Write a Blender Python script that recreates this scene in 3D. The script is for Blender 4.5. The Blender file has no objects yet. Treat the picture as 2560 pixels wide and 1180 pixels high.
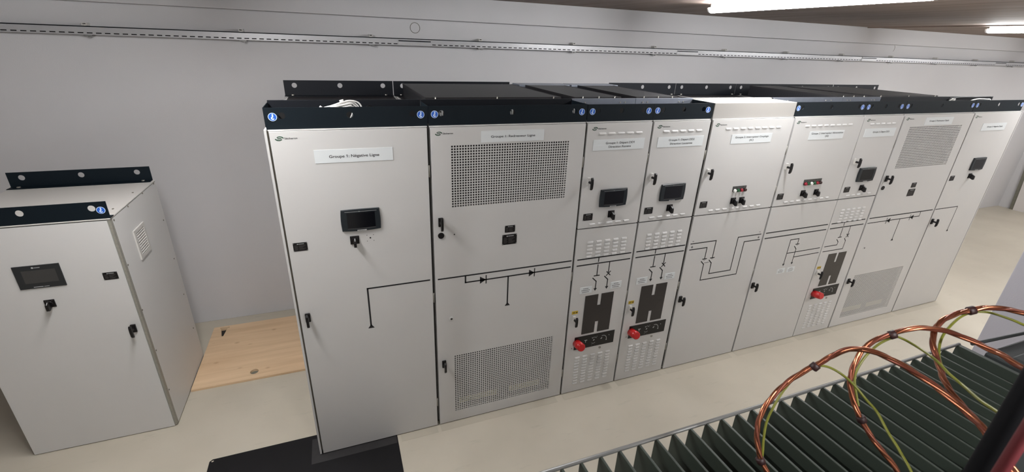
# Switchgear room: a row of light grey cabinets, a low cabinet, a finned transformer with earthing leads
import bpy, bmesh, math, random
from mathutils import Vector, Matrix
random.seed(7)
SC = bpy.context.scene
COL = SC.collection
PI = math.pi

# ------------------------------------------------------------------ materials
def lin(c):
    c = c / 255.0
    return c / 12.92 if c <= 0.04045 else ((c + 0.055) / 1.055) ** 2.4

def mat(name, rgb, rough=0.5, metal=0.0, noise=0.0, scale=8.0, bump=0.0, bscale=60.0, spec=0.5, coat=0.0):
    m = bpy.data.materials.new(name); m.use_nodes = True
    nt = m.node_tree; b = nt.nodes['Principled BSDF']
    col = (lin(rgb[0]), lin(rgb[1]), lin(rgb[2]), 1)
    b.inputs['Base Color'].default_value = col
    b.inputs['Roughness'].default_value = rough
    b.inputs['Metallic'].default_value = metal
    b.inputs['Specular IOR Level'].default_value = spec
    b.inputs['Coat Weight'].default_value = coat
    tc = nt.nodes.new('ShaderNodeTexCoord')
    if noise:
        n = nt.nodes.new('ShaderNodeTexNoise'); n.inputs['Scale'].default_value = scale
        n.inputs['Detail'].default_value = 6
        nt.links.new(tc.outputs['Object'], n.inputs['Vector'])
        mx = nt.nodes.new('ShaderNodeMix'); mx.data_type = 'RGBA'
        mx.inputs['A'].default_value = tuple(c * (1 - noise) for c in col[:3]) + (1,)
        mx.inputs['B'].default_value = tuple(min(1, c * (1 + noise)) for c in col[:3]) + (1,)
        nt.links.new(n.outputs['Fac'], mx.inputs['Factor'])
        nt.links.new(mx.outputs['Result'], b.inputs['Base Color'])
    if bump:
        n2 = nt.nodes.new('ShaderNodeTexNoise'); n2.inputs['Scale'].default_value = bscale
        n2.inputs['Detail'].default_value = 4
        nt.links.new(tc.outputs['Object'], n2.inputs['Vector'])
        bp = nt.nodes.new('ShaderNodeBump'); bp.inputs['Strength'].default_value = bump
        bp.inputs['Distance'].default_value = 0.002
        nt.links.new(n2.outputs['Fac'], bp.inputs['Height'])
        nt.links.new(bp.outputs['Normal'], b.inputs['Normal'])
    return m

M = {}
M['cab'] = mat('grey powder coat', (199, 198, 196), 0.42, noise=0.03, scale=3, bump=0.05, bscale=500)
M['cabtop'] = mat('pale powder coat', (190, 187, 182), 0.45, noise=0.02, scale=3)
M['boxbeige'] = mat('beige box paint', (160, 157, 152), 0.5, noise=0.02, scale=3)
M['navy'] = mat('navy powder coat', (9, 20, 27), 0.55, noise=0.12, scale=14, spec=0.2)
M['rear'] = mat('dark blue steel', (10, 14, 21), 0.55, noise=0.1, scale=10, spec=0.25)
M['roof'] = mat('dark steel plate', (30, 28, 30), 0.5, metal=0.0, noise=0.2, scale=6)
M['zinc'] = mat('galvanised steel', (150, 156, 168), 0.35, metal=0.7, noise=0.12, scale=20)
M['tray'] = mat('zinc plated tray', (178, 178, 180), 0.38, metal=0.35, noise=0.06, scale=12)
M['seal'] = mat('black rubber seal', (38, 35, 32), 0.8)
M['black'] = mat('black plastic', (16, 14, 15), 0.4, spec=0.4)
M['blackmatt'] = mat('dark slot', (14, 12, 12), 0.9)
M['inner'] = mat('dark cabinet interior', (34, 28, 28), 0.9)
M['plexi'] = mat('smoked plexiglass', (42, 38, 38), 0.22, noise=0.1, scale=5)
M['plate'] = mat('white engraved plate', (214, 218, 219), 0.35)
M['ink'] = mat('black print', (20, 20, 24), 0.6)
M['logo'] = mat('dark green print', (16, 62, 38), 0.6)
M['greyink'] = mat('pale grey print', (170, 172, 172), 0.5)
M['dimink'] = mat('dim grey print', (84, 80, 80), 0.5)
M['chrome'] = mat('bright chrome', (226, 224, 220), 0.3, metal=0.55)
M['bezel'] = mat('blue black bezel', (24, 31, 36), 0.35, coat=0.2)
M['bezel2'] = mat('flat black bezel', (36, 38, 40), 0.4)
M['screen'] = mat('switched off screen', (12, 13, 18), 0.12)
M['screen2'] = mat('matt grey screen', (58, 57, 56), 0.45)
M['red'] = mat('red plastic cap', (180, 28, 30), 0.3, coat=0.2)
M['redlamp'] = mat('red lens', (150, 24, 44), 0.3)
M['greenlamp'] = mat('green lens', (24, 78, 46), 0.3)
M['whitelamp'] = mat('white lens', (235, 235, 230), 0.3)
M['blacklamp'] = mat('dark lens', (44, 18, 18), 0.3)
M['legend'] = mat('grey legend plate', (66, 66, 64), 0.4)
M['yellow'] = mat('yellow tag', (190, 160, 40), 0.5)
M['blue'] = mat('blue sticker', (30, 92, 190), 0.4)
M['sign'] = mat('white sticker print', (205, 222, 245), 0.4)
M['whitecable'] = mat('white cable sheath', (228, 226, 222), 0.45)
M['blackcable'] = mat('black cable sheath', (18, 18, 21), 0.7, spec=0.15)
M['screw'] = mat('bright screw', (190, 186, 178), 0.35, metal=0.8)
M['dullscrew'] = mat('dull screw', (112, 106, 96), 0.5, metal=0.4)
M['profile'] = mat('galvanised profile', (150, 147, 138), 0.5, metal=0.3, noise=0.22, scale=70)
M['mat'] = mat('black floor plate', (17, 16, 18), 0.5, noise=0.25, scale=12, spec=0.25)
M['tape'] = mat('dusty black strip', (33, 31, 32), 0.6, noise=0.3, scale=25)
M['strip'] = mat('floor edge strip', (172, 165, 150), 0.45, noise=0.08, scale=6)
M['fin'] = mat('dark green enamel', (50, 57, 50), 0.45, noise=0.08, scale=6, spec=0.4)
M['rod'] = mat('dark grey rod', (118, 118, 116), 0.4, metal=0.2, noise=0.1, scale=30)
M['tank'] = mat('dark transformer lid', (40, 44, 44), 0.55, noise=0.15, scale=8)
M['copper'] = mat('bright copper', (172, 108, 80), 0.26, metal=0.9, noise=0.3, scale=45)
M['sheath'] = mat('red copper strand', (122, 68, 52), 0.34, metal=0.6, noise=0.3, scale=45)
M['earth'] = mat('yellow green wire', (108, 110, 36), 0.4, noise=0.2, scale=60)
M['tie'] = mat('dark brown tape', (44, 20, 20), 0.5)
M['busred'] = mat('dark red sleeve', (96, 30, 36), 0.4)
M['board'] = mat('white board face', (205, 200, 196), 0.6)
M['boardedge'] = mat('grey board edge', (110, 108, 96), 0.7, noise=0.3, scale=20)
M['amber'] = mat('pale resin', (190, 182, 130), 0.5)

def wall_mat(name, rgb, rough=0.85):
    m = mat(name, rgb, rough, noise=0.04, scale=1.2, bump=0.25, bscale=140, spec=0.25)
    return m
M['wall'] = wall_mat('painted plaster wall', (193, 192, 193))
M['wallwhite'] = wall_mat('white painted wall', (226, 224, 220))
M['wallshade'] = wall_mat('shaded partition wall', (168, 166, 172))  # the partition's shade is mixed into this darker, bluish colour

def floor_mat():
    m = bpy.data.materials.new('grey painted screed'); m.use_nodes = True
    nt = m.node_tree; b = nt.nodes['Principled BSDF']
    tc = nt.nodes.new('ShaderNodeTexCoord')
    n = nt.nodes.new('ShaderNodeTexNoise'); n.inputs['Scale'].default_value = 1.6; n.inputs['Detail'].default_value = 7
    nt.links.new(tc.outputs['Object'], n.inputs['Vector'])
    cr = nt.nodes.new('ShaderNodeValToRGB')
    cr.color_ramp.elements[0].position = 0.3; cr.color_ramp.elements[1].position = 0.7
    cr.color_ramp.elements[0].color = (lin(174), lin(167), lin(152), 1)
    cr.color_ramp.elements[1].color = (lin(186), lin(179), lin(164), 1)
    nt.links.new(n.outputs['Fac'], cr.inputs['Fac'])
    # scuffs stretched along the aisle
    mp = nt.nodes.new('ShaderNodeMapping'); mp.inputs['Scale'].default_value = (2.2, 9, 1)
    nt.links.new(tc.outputs['Object'], mp.inputs['Vector'])
    n2 = nt.nodes.new('ShaderNodeTexNoise'); n2.inputs['Scale'].default_value = 1.7; n2.inputs['Detail'].default_value = 8
    n2.inputs['Roughness'].default_value = 0.65
    nt.links.new(mp.outputs['Vector'], n2.inputs['Vector'])
    c2 = nt.nodes.new('ShaderNodeValToRGB')
    c2.color_ramp.elements[0].position = 0.60; c2.color_ramp.elements[1].position = 0.78
    c2.color_ramp.elements[0].color = (0, 0, 0, 1); c2.color_ramp.elements[1].color = (0.35, 0.35, 0.35, 1)
    nt.links.new(n2.outputs['Fac'], c2.inputs['Fac'])
    mx = nt.nodes.new('ShaderNodeMix'); mx.data_type = 'RGBA'
    nt.links.new(c2.outputs['Color'], mx.inputs['Factor'])
    nt.links.new(cr.outputs['Color'], mx.inputs['A'])
    mx.inputs['B'].default_value = (lin(138), lin(132), lin(119), 1)
    nt.links.new(mx.outputs['Result'], b.inputs['Base Color'])
    b.inputs['Roughness'].default_value = 0.45
    b.inputs['Specular IOR Level'].default_value = 0.35
    return m
M['floor'] = floor_mat()

def streak_mat(name, c1, c2, scale, rough, contrast=(0.3, 0.7), knots=False):
    m = bpy.data.materials.new(name); m.use_nodes = True
    nt = m.node_tree; b = nt.nodes['Principled BSDF']
    tc = nt.nodes.new('ShaderNodeTexCoord')
    mp = nt.nodes.new('ShaderNodeMapping'); mp.inputs['Scale'].default_value = scale
    nt.links.new(tc.outputs['Object'], mp.inputs['Vector'])
    n = nt.nodes.new('ShaderNodeTexNoise'); n.inputs['Scale'].default_value = 1; n.inputs['Detail'].default_value = 7
    n.inputs['Distortion'].default_value = 0.4
    nt.links.new(mp.outputs['Vector'], n.inputs['Vector'])
    cr = nt.nodes.new('ShaderNodeValToRGB')
    cr.color_ramp.elements[0].position, cr.color_ramp.elements[1].position = contrast
    cr.color_ramp.elements[0].color = tuple(lin(v) for v in c1) + (1,)
    cr.color_ramp.elements[1].color = tuple(lin(v) for v in c2) + (1,)
    nt.links.new(n.outputs['Fac'], cr.inputs['Fac'])
    last = cr.outputs['Color']
    if knots:
        v = nt.nodes.new('ShaderNodeTexVoronoi'); v.inputs['Scale'].default_value = 1.0
        mp2 = nt.nodes.new('ShaderNodeMapping'); mp2.inputs['Scale'].default_value = (6, 9, 6)
        nt.links.new(tc.outputs['Object'], mp2.inputs['Vector'])
        nt.links.new(mp2.outputs['Vector'], v.inputs['Vector'])
        c3 = nt.nodes.new('ShaderNodeValToRGB')
        c3.color_ramp.elements[0].position = 0.05; c3.color_ramp.elements[1].position = 0.17
        c3.color_ramp.elements[0].color = (0.42, 0.42, 0.42, 1); c3.color_ramp.elements[1].color = (0, 0, 0, 1)
        nt.links.new(v.outputs['Distance'], c3.inputs['Fac'])
        mx = nt.nodes.new('ShaderNodeMix'); mx.data_type = 'RGBA'
        nt.links.new(c3.outputs['Color'], mx.inputs['Factor'])
        nt.links.new(last, mx.inputs['A'])
        mx.inputs['B'].default_value = (lin(140), lin(104), lin(72), 1)
        last = mx.outputs['Result']
    nt.links.new(last, b.inputs['Base Color'])
    b.inputs['Roughness'].default_value = rough
    return m
M['ceil'] = streak_mat('brown shuttered ceiling', (118, 100, 88), (150, 132, 120), (9, 0.7, 1), 0.7)
M['pine'] = streak_mat('pine board', (196, 166, 132), (216, 188, 154), (1.2, 16, 1), 0.6, knots=True)

def perforated_mat():
    m = bpy.data.materials.new('perforated dark sheet'); m.use_nodes = True
    nt = m.node_tree; b = nt.nodes['Principled BSDF']
    tc = nt.nodes.new('ShaderNodeTexCoord')
    mp = nt.nodes.new('ShaderNodeMapping'); mp.inputs['Scale'].default_value = (62, 62, 62)
    mp.inputs['Rotation'].default_value = (0, 0, PI / 4)
    nt.links.new(tc.outputs['Object'], mp.inputs['Vector'])
    v = nt.nodes.new('ShaderNodeTexVoronoi'); v.inputs['Scale'].default_value = 1; v.inputs['Randomness'].default_value = 0
    v.voronoi_dimensions = '2D'
    nt.links.new(mp.outputs['Vector'], v.inputs['Vector'])
    cr = nt.nodes.new('ShaderNodeValToRGB')
    cr.color_ramp.elements[0].position = 0.3; cr.color_ramp.elements[1].position = 0.36
    cr.color_ramp.elements[0].color = (0.004, 0.004, 0.005, 1)
    cr.color_ramp.elements[1].color = (lin(26), lin(26), lin(30), 1)
    nt.links.new(v.outputs['Distance'], cr.inputs['Fac'])
    nt.links.new(cr.outputs['Color'], b.inputs['Base Color'])
    b.inputs['Roughness'].default_value = 0.45
    return m
M['perf'] = perforated_mat()

def emit_mat(name, rgb, strength):
    m = bpy.data.materials.new(name); m.use_nodes = True
    b = m.node_tree.nodes['Principled BSDF']
    b.inputs['Base Color'].default_value = (0.9, 0.9, 0.9, 1)
    b.inputs['Emission Color'].default_value = rgb + (1,)
    b.inputs['Emission Strength'].default_value = strength
    return m
LAMP = 84.0
M['endcap'] = mat('white lamp end cap', (238, 238, 236), 0.4)
M['tube'] = emit_mat('lit tube diffuser', (0.975, 0.985, 1.0), LAMP)

# ------------------------------------------------------------------ mesh helpers
class MB:
    def __init__(s): s.v = []; s.f = []; s.m = []; s.smooth = []
    def add(s, vs, fs, m=0, smooth=False):
        b = len(s.v); s.v += [tuple(p) for p in vs]
        for f in fs: s.f.append([b + i for i in f]); s.m.append(m); s.smooth.append(smooth)
        return s
    def box(s, x0, x1, y0, y1, z0, z1, m=0):
        if x0 > x1: x0, x1 = x1, x0
        if y0 > y1: y0, y1 = y1, y0
        if z0 > z1: z0, z1 = z1, z0
        vs = [(x0,y0,z0),(x1,y0,z0),(x1,y1,z0),(x0,y1,z0),(x0,y0,z1),(x1,y0,z1),(x1,y1,z1),(x0,y1,z1)]
        return s.add(vs, [(0,3,2,1),(4,5,6,7),(0,1,5,4),(1,2,6,5),(2,3,7,6),(3,0,4,7)], m)
    def quad(s, x0, x1, z0, z1, y, m=0):      # a thin printed mark facing -y
        return s.add([(x0,y,z0),(x1,y,z0),(x1,y,z1),(x0,y,z1)], [(0,1,2,3)], m)
    def prism(s, pts, y0, y1, m=0):           # outline in x,z swept from y0 (front) to y1
        n = len(pts)
        vs = [(x,y0,z) for x,z in pts] + [(x,y1,z) for x,z in pts]
        return s.add(vs, [tuple(range(n)), tuple(range(2*n-1,n-1,-1))] + [(i,n+i,n+(i+1)%n,(i+1)%n) for i in range(n)], m)
    def tube(s, path, r, n=8, m=0, cap=True):
        P = [Vector(p) for p in path]; vs = []; fs = []
        up = None
        for i, p in enumerate(P):
            t = (P[min(i+1,len(P)-1)] - P[max(i-1,0)]).normalized()
            if up is None:
                up = Vector((0,0,1)) if abs(t.z) < 0.9 else Vector((1,0,0))
            a = t.cross(up).normalized(); up = a.cross(t).normalized()
            rr = r[i] if isinstance(r, (list, tuple)) else r
            for k in range(n):
                th = 2*PI*k/n
                vs.append(p + a*math.cos(th)*rr + up*math.sin(th)*rr)
        for i in range(len(P)-1):
            for k in range(n):
                fs.append((i*n+k, i*n+(k+1)%n, (i+1)*n+(k+1)%n, (i+1)*n+k))
        s.add(vs, fs, m, True)
        if cap:
            b = len(P)*n
            s.add([vs[k] for k in range(n)], [tuple(range(n-1,-1,-1))], m)
            s.add([vs[b-n+k] for k in range(n)], [tuple(range(n))], m)
        return s
    def cyl(s, a, b, r, n=20, m=0, r2=None):
        return s.tube([a, b], [r, r if r2 is None else r2], n, m)
    def disc(s, cx, cz, r, y, m=0, n=28, rz=None):
        rz = rz or r
        return s.add([(cx+r*math.cos(2*PI*k/n), y, cz+rz*math.sin(2*PI*k/n)) for k in range(n)], [tuple(range(n))], m)
    def ring(s, cx, cz, r0, r1, y, m=0, n=32, a0=0, a1=2*PI, sx=1.0):
        vs = []; fs = []
        for k in range(n+1):
            th = a0+(a1-a0)*k/n
            vs += [(cx+sx*r0*math.cos(th), y, cz+r0*math.sin(th)), (cx+sx*r1*math.cos(th), y, cz+r1*math.sin(th))]
        for k in range(n): fs.append((2*k,2*k+1,2*k+3,2*k+2))
        return s.add(vs, fs, m)
    def stroke(s, pts, w, y, m=0):            # a printed line in the x,z plane
        for (xa,za),(xb,zb) in zip(pts, pts[1:]):
            L = math.hypot(xb-xa, zb-za) or 1e-9
            ux, uz = (xb-xa)/L*w/2, (zb-za)/L*w/2
            s.add([(xa-ux-uz,y,za-uz+ux),(xa-ux+uz,y,za-uz-ux),(xb+ux+uz,y,zb+uz-ux),(xb+ux-uz,y,zb+uz+ux)], [(0,1,2,3)], m)
        return s
    def ribbon(s, pts, w, y, m=0):            # a smooth curved stroke of tapering width
        n = len(pts); vs = []; fs = []
        for i,(x,z) in enumerate(pts):
            a = pts[max(i-1,0)]; b = pts[min(i+1,n-1)]
            L = math.hypot(b[0]-a[0], b[1]-a[1]) or 1e-9
            ww = (w[i] if isinstance(w,(list,tuple)) else w)/2
            nx, nz = -(b[1]-a[1])/L*ww, (b[0]-a[0])/L*ww
            vs += [(x+nx,y,z+nz),(x-nx,y,z-nz)]
        for i in range(n-1): fs.append((2*i,2*i+1,2*i+3,2*i+2))
        return s.add(vs, fs, m)

def root_of(o):
    while o.parent: o = o.parent
    return o
def obj(name, mb, mats, parent=None, loc=None, bevel=0.0, label=None, kind=None):
    base = Vector(root_of(parent).location) if parent else Vector(loc or (0,0,0))
    me = bpy.data.meshes.new(name)
    me.from_pydata([tuple(Vector(p)-base) for p in mb.v], [], mb.f)
    if not isinstance(mats, (list, tuple)): mats = [mats]
    for m in mats: me.materials.append(m if not isinstance(m, str) else M[m])
    me.polygons.foreach_set('material_index', mb.m)
    me.polygons.foreach_set('use_smooth', mb.smooth)
    if bevel or any(mb.smooth):
        bm = bmesh.new(); bm.from_mesh(me)
        bmesh.ops.remove_doubles(bm, verts=bm.verts, dist=1e-6)
        bmesh.ops.recalc_face_normals(bm, faces=bm.faces)
        if bevel:
            es = [e for e in bm.edges if len(e.link_faces) == 2 and e.calc_face_angle(0) > 0.6]
            bmesh.ops.bevel(bm, geom=es, offset=bevel, segments=2, affect='EDGES', profile=0.6)
        bm.to_mesh(me); bm.free()
    me.update()
    o = bpy.data.objects.new(name, me); COL.objects.link(o)
    if parent: o.parent = parent
    else: o.location = base
    if label: o['label'] = label
    if kind: o['kind'] = kind
    return o
def thing(name, label, cat, loc=(0,0,0), group=None):
    o = bpy.data.objects.new(name, None); COL.objects.link(o); o.location = loc
    o.empty_display_size = 0.1
    o['label'] = label; o['category'] = cat
    if group: o['group'] = group
    return o
def tag(o, label, cat, group=None):
    o['label'] = label; o['category'] = cat
    if group: o['group'] = group
    return o
def struct(name, mb, m, loc=None, bevel=0): return obj(name, mb, m, None, loc, bevel, kind='structure')

def curve_fill(loops, thick):                  # flat plate with true holes; returns verts (u,v,w) and faces
    cu = bpy.data.curves.new('outline', 'CURVE'); cu.dimensions = '2D'; cu.fill_mode = 'BOTH'
    cu.extrude = thick/2
    for lp in loops:
        sp = cu.splines.new('POLY'); sp.points.add(len(lp)-1)
        for p,(u,v) in zip(sp.points, lp): p.co = (u,v,0,1)
        sp.use_cyclic_u = True
    return _curve_mesh(cu)
def _curve_mesh(cu):
    o = bpy.data.objects.new('outline', cu); COL.objects.link(o)
    dg = bpy.context.evaluated_depsgraph_get(); dg.update()
    ev = o.evaluated_get(dg); me = ev.to_mesh()
    vs = [tuple(v.co) for v in me.vertices]; fs = [tuple(p.vertices) for p in me.polygons]
    ev.to_mesh_clear(); bpy.data.objects.remove(o); bpy.data.curves.remove(cu)
    return vs, fs
def circ(cx, cy, r, n=24, ry=None):
    return [(cx+r*math.cos(2*PI*k/n), cy+(ry or r)*math.sin(2*PI*k/n)) for k in range(n)]
def rect(x0, x1, y0, y1): return [(x0,y0),(x1,y0),(x1,y1),(x0,y1)]
def plate_xz(mb, loops, y0, y1, m=0):
    vs, fs = curve_fill(loops, abs(y1-y0)); yc = (y0+y1)/2
    return mb.add([(u,yc-w,v) for u,v,w in vs], fs, m)
def plate_xy(mb, loops, z0, z1, m=0):
    vs, fs = curve_fill(loops, abs(z1-z0)); zc = (z0+z1)/2
    return mb.add([(u,v,zc+w) for u,v,w in vs], fs, m)
def text(mb, body, cx, cz, w, h, y, m=0, bold=0.0):     # lettering fitted to width w, centred on cx, cap base at cz
    cu = bpy.data.curves.new('lettering', 'FONT'); cu.body = body; cu.size = 1.0; cu.offset = bold
    cu.align_x = 'CENTER'
    vs, fs = _curve_mesh(cu)
    xs = [v[0] for v in vs]; sx = w/(max(xs)-min(xs)); xm = (max(xs)+min(xs))/2
    if '1' in body: vs, fs = flag_ones(body, vs, fs)
    sz = h/0.72
    return mb.add([(cx+(v[0]-xm)*sx, y, cz+v[1]*sz) for v in vs], fs, m)
def flag_ones(body, vs, fs):                   # the built-in face draws 1 as a bare stem: give it its flag
    par = list(range(len(vs)))
    def find(i):
        while par[i] != i: par[i] = par[par[i]]; i = par[i]
        return i
    for f in fs:
        for i in f[1:]: par[find(i)] = find(f[0])
    isl = {}
    for i, v in enumerate(vs): isl.setdefault(find(i), []).append(v)
    bb = sorted([min(p[0] for p in q), max(p[0] for p in q), max(p[1] for p in q)] for q in isl.values())
    cl = []
    for a, b, t in bb:
        if cl and min(b, cl[-1][1])-max(a, cl[-1][0]) > 0.5*min(b-a, cl[-1][1]-cl[-1][0]): cl[-1] = [min(a,cl[-1][0]), max(b,cl[-1][1]), max(t,cl[-1][2])]
        else: cl.append([a, b, t])
    chars = [c for c in body if c != ' ']
    if len(cl) != len(chars): return vs, fs
    for c, (a, b, t) in zip(chars, cl):
        if c == '1':
            n = len(vs); h = b-a
            vs = vs+[(a+h*.2,t,0),(a-h*1.15,t-h*1.25,0),(a-h*1.15,t-h*2.1,0),(a+h*.3,t-h*1.1,0)]; fs = fs+[(n,n+1,n+2,n+3)]
    return vs, fs
def spline(pts, k=8):
    P = [Vector(p) for p in pts]; out = []
    for i in range(len(P)-1):
        p0,p1,p2,p3 = P[max(i-1,0)],P[i],P[i+1],P[min(i+2,len(P)-1)]
        for j in range(k):
            t = j/k
            out.append(0.5*((2*p1)+(p2-p0)*t+(2*p0-5*p1+4*p2-p3)*t*t+(3*p1-p0-3*p2+p3)*t**3))
    out.append(P[-1]); return out

# ------------------------------------------------------------------ the room
YW = 2.035
struct('floor', MB().box(-4.2,12.75,-4.2,2.2,-0.1,0.0), 'floor')
struct('ceiling', MB().box(-4.2,12.75,-4.2,2.2,3.018,3.12), 'ceil')
wb = MB().box(-4.2,12.75,YW,2.2,0,3.018)
wb.box(-4.2,12.75,YW-0.06,YW+0.01,2.8225,3.018)       # the wall's upper course stands proud
struct('wall_back', wb, 'wall', bevel=0.004)
struct('wall_left', MB().box(-4.3,-4.2,-4.2,2.2,0,3.018), 'wall')
struct('wall_right', MB().box(12.6,12.75,-4.2,YW,0,3.018), 'wall')
struct('wall_front', MB().box(-4.2,12.75,-4.3,-4.2,0,3.018), 'wallwhite')
struct('wall_partition', MB().box(4.0,4.22,-4.2,-1.387,0,3.018), 'wallshade', bevel=0.004)
struct('trim_1', MB().box(7.06,7.10,-4.2,YW-0.065,3.006,3.02), 'ceil')
# strips of film along the foot of the row
sx = [0.51, 0.80, 1.81, 2.32, 2.83, 3.64, 4.445, 4.955, 5.985, 6.80]
for i in range(9):
    struct('trim_%d' % (i+2), MB().box(sx[i]+0.012, sx[i+1]-(0.05 if i else 0.012), -0.066, -0.003, 0.0002, 0.0007), 'strip')

def wall_ring(cx, cz, r, label, a0=0, a1=2*PI):
    mb = MB(); n = 40; vs = []; fs = []
    for k in range(n+1):
        th = a0+(a1-a0)*k/n
        for rr, yy in ((r, YW-0.0005),(r-0.001, YW-0.0025),(r-0.0035, YW-0.0025),(r-0.0045, YW-0.0005)):
            vs.append((cx+rr*math.cos(th), yy, cz+rr*math.sin(th)))
    for k in range(n):
        for j in range(3): fs.append((4*k+j,4*k+j+1,4*k+j+5,4*k+j+4))
    mb.add(vs, fs)
    tag(obj('wall_plug_rim', mb, 'dullscrew', loc=(cx,YW,cz)), label, 'wall plug', 'plugged round holes in the wall')
wall_ring(1.098, 2.750, 0.046, 'full round rim of a plugged hole in the wall above the first cabinets')
wall_ring(7.80, 2.775, 0.050, 'half-visible curved rim of a plugged hole, far right below the wall ledge', -0.9, 1.0)

# ceiling lights: four battens across the aisle
def ceiling_light(x, y0, y1, label):
    t = thing('ceiling_light', label, 'ceiling light', (x, (y0+y1)/2, 3.018), 'batten lights on the ceiling')
    obj('housing', MB().box(x-0.03,x+0.03,y0+0.03,y1-0.03,2.985,3.0175), 'cabtop', t, bevel=0.003)
    mb = MB(); n = 14
    prof = [(0.040*math.cos(PI*k/n), -0.040*math.sin(PI*k/n)) for k in range(n+1)]
    for e, f in ((y0,y0+.0195),(y1-.0195,y1)):
        cap = MB(); q = [(x+0.0405*math.cos(PI*k/n), 2.984-0.0405*math.sin(PI*k/n)) for k in range(n+1)]
        obj('end_cap', cap.prism(q, e, f), 'endcap', t, bevel=0.004)
    ys = [(y0+0.02,1.0),(y0+0.035,1.0),(y1-0.035,1.0),(y1-0.02,1.0)]
    vs = [(x+u*s, y, 2.984+w*s) for y,s in ys for u,w in prof]; fs = []
    for i in range(len(ys)-1):
        for k in range(n): fs.append((i*(n+1)+k, i*(n+1)+k+1, (i+1)*(n+1)+k+1, (i+1)*(n+1)+k))
        fs.append((i*(n+1)+n, i*(n+1), (i+1)*(n+1), (i+1)*(n+1)+n))
    mb.add(vs, fs, 0, True)
    obj('diffuser', mb, 'tube', t)
    return t
ceiling_light(3.365, -0.84, 0.82, 'long lit white tube light over the middle cabinets')
ceiling_light(7.17, -0.92, 0.74, 'lit tube light at the far right end of the ceiling, cut by the frame')
ceiling_light(-0.44, -1.15, 0.51, 'lit tube light over the gap beside the low cabinet')
ceiling_light(10.98, -0.92, 0.74, 'unseen tube light added over the empty far end of the room')  # unseen; added at the row's spacing for the light balance

ceiling_light(1.15, -4.0, -2.75, 'unseen fill light added above the transformer bay, nearest the front wall')  # unseen helper lamp, added as frontal fill for the cabinets
ceiling_light(6.4, -3.6, -2.0, 'unseen fill light added over the bay beyond the grey partition wall')  # also unseen, added to brighten the cabinet fronts and floor

# perforated cable rail along the back wall, in lengths joined by couplers
YR0, YR1 = YW-0.064, YW-0.004
joints = [1.078, 4.18, 7.285, 10.45]
ends = [-4.1] + joints + [12.5]
names = ['perforated steel cable rail on the wall above the low left cabinet',
         'perforated steel cable rail on the wall above the first five cabinets',
         'perforated steel cable rail on the wall above the right half of the row',
         'perforated steel cable rail running past the far end of the row',
         'last short perforated steel cable rail by the far right wall']
for i in range(5):
    a, b = ends[i]+0.001, ends[i+1]-0.001
    t = thing('cable_rail', names[i], 'cable rail', ((a+b)/2, YW, 2.62), 'cable rail lengths along the back wall')
    mb = MB().box(a,b,YR0,YR0+0.003,2.598,2.651).box(a,b,YR0+0.003,YR1,2.598,2.601).box(a,b,YR0+0.003,YR1,2.648,2.651)
    x = a+0.16 if i else a+0.02
    while x < b-0.16:
        mb.quad(x, x+0.034, 2.607, 2.6145, YR0-0.0006, 1)
        x += 0.054
    obj('channel', mb, ['tray','blackmatt'], t)
    obj('lid_shadow', MB().box(a,b,YR0-0.002,YR1,2.6525,2.6585), 'rear', t)  # dark strip painting the shadowed gap along the rail's top
for i, j in enumerate(joints):
    mb = MB().box(j-0.145,j+0.148,YR0-0.0035,YR0-0.001,2.599,2.650)
    mb.box(j-0.145,j+0.148,YR0-0.0045,YR0-0.0036,2.632,2.641,1)
    for dx in (-0.09,-0.03,0.03,0.09): mb.cyl((j+dx,YR0-0.0036,2.612),(j+dx,YR0-0.006,2.612),0.004,8,2)
    tag(obj('rail_coupler', mb, ['tray','rear','screw'], loc=(j,YR0,2.62)),
        'flat steel coupler plate on the cable rail, %s joint from the left' % ['first','second','third','fourth'][i], 'coupler plate', 'couplers along the cable rail')
ordn = ['first','second','third','fourth','fifth','sixth','seventh','eighth','ninth','tenth','eleventh','twelfth','thirteenth']
for k in range(13):
    x = -1.329+1.0125*k
    t = thing('rail_bracket', 'small bright bracket holding the cable rail, %s from the left' % ordn[k], 'bracket', (x, YW, 2.64), 'brackets of the cable rail')
    up = MB().box(x-0.016,x-0.010,YR0+0.006,YW,2.659,2.678).box(x+0.010,x+0.016,YR0+0.006,YW,2.659,2.678).box(x-0.016,x+0.016,YR0+0.004,YR0+0.008,2.659,2.668).box(x-0.016,x+0.016,YR0+0.004,YW,2.676,2.679)
    obj('clip', up, 'cabtop', t)
    obj('foot', MB().box(x-0.022,x+0.028,YR0+0.004,YW,2.588,2.597).box(x+0.004,x+0.022,YR0+0.001,YR0+0.02,2.581,2.590), 'rod', t)

# ------------------------------------------------------------------ cabinet fittings (all build under a cabinet)
def louver(mb, x0, x1, zt, zb, d=0.006, y=0.0, n=6):
    # a pressed louvre: slopes out from its top edge, open underneath
    xm = (x0+x1)/2; top = []; bot = []
    prof = [0.0,0.8,1.0,1.0,0.8,0.0]; us = [0,0.1,0.25,0.75,0.9,1]
    vs = []
    for u,p in zip(us,prof):
        x = x0+(x1-x0)*u
        vs += [(x,y-0.0003,zt),(x,y-0.0003-d*p*0.75,(zt+zb)/2+0.001),(x,y-0.0003-d*p,zb),(x,y-0.0003,zb+0.001)]
    fs = []
    for i in range(5):
        for j in range(2): fs.append((4*i+j,4*i+j+1,4*i+4+j+1,4*i+4+j))
    mb.add(vs, fs, 0, False)
    mb.add(vs, [(4*i+2,4*i+3,4*i+7,4*i+6) for i in range(5)], 1)  # underside faced dark, painting the shade of the opening
def louver_bank(mb, cols, rows, w, h):
    for x in cols:
        for z in rows: louver(mb, x, x+w, z+h/2, z-h/2)

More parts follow.
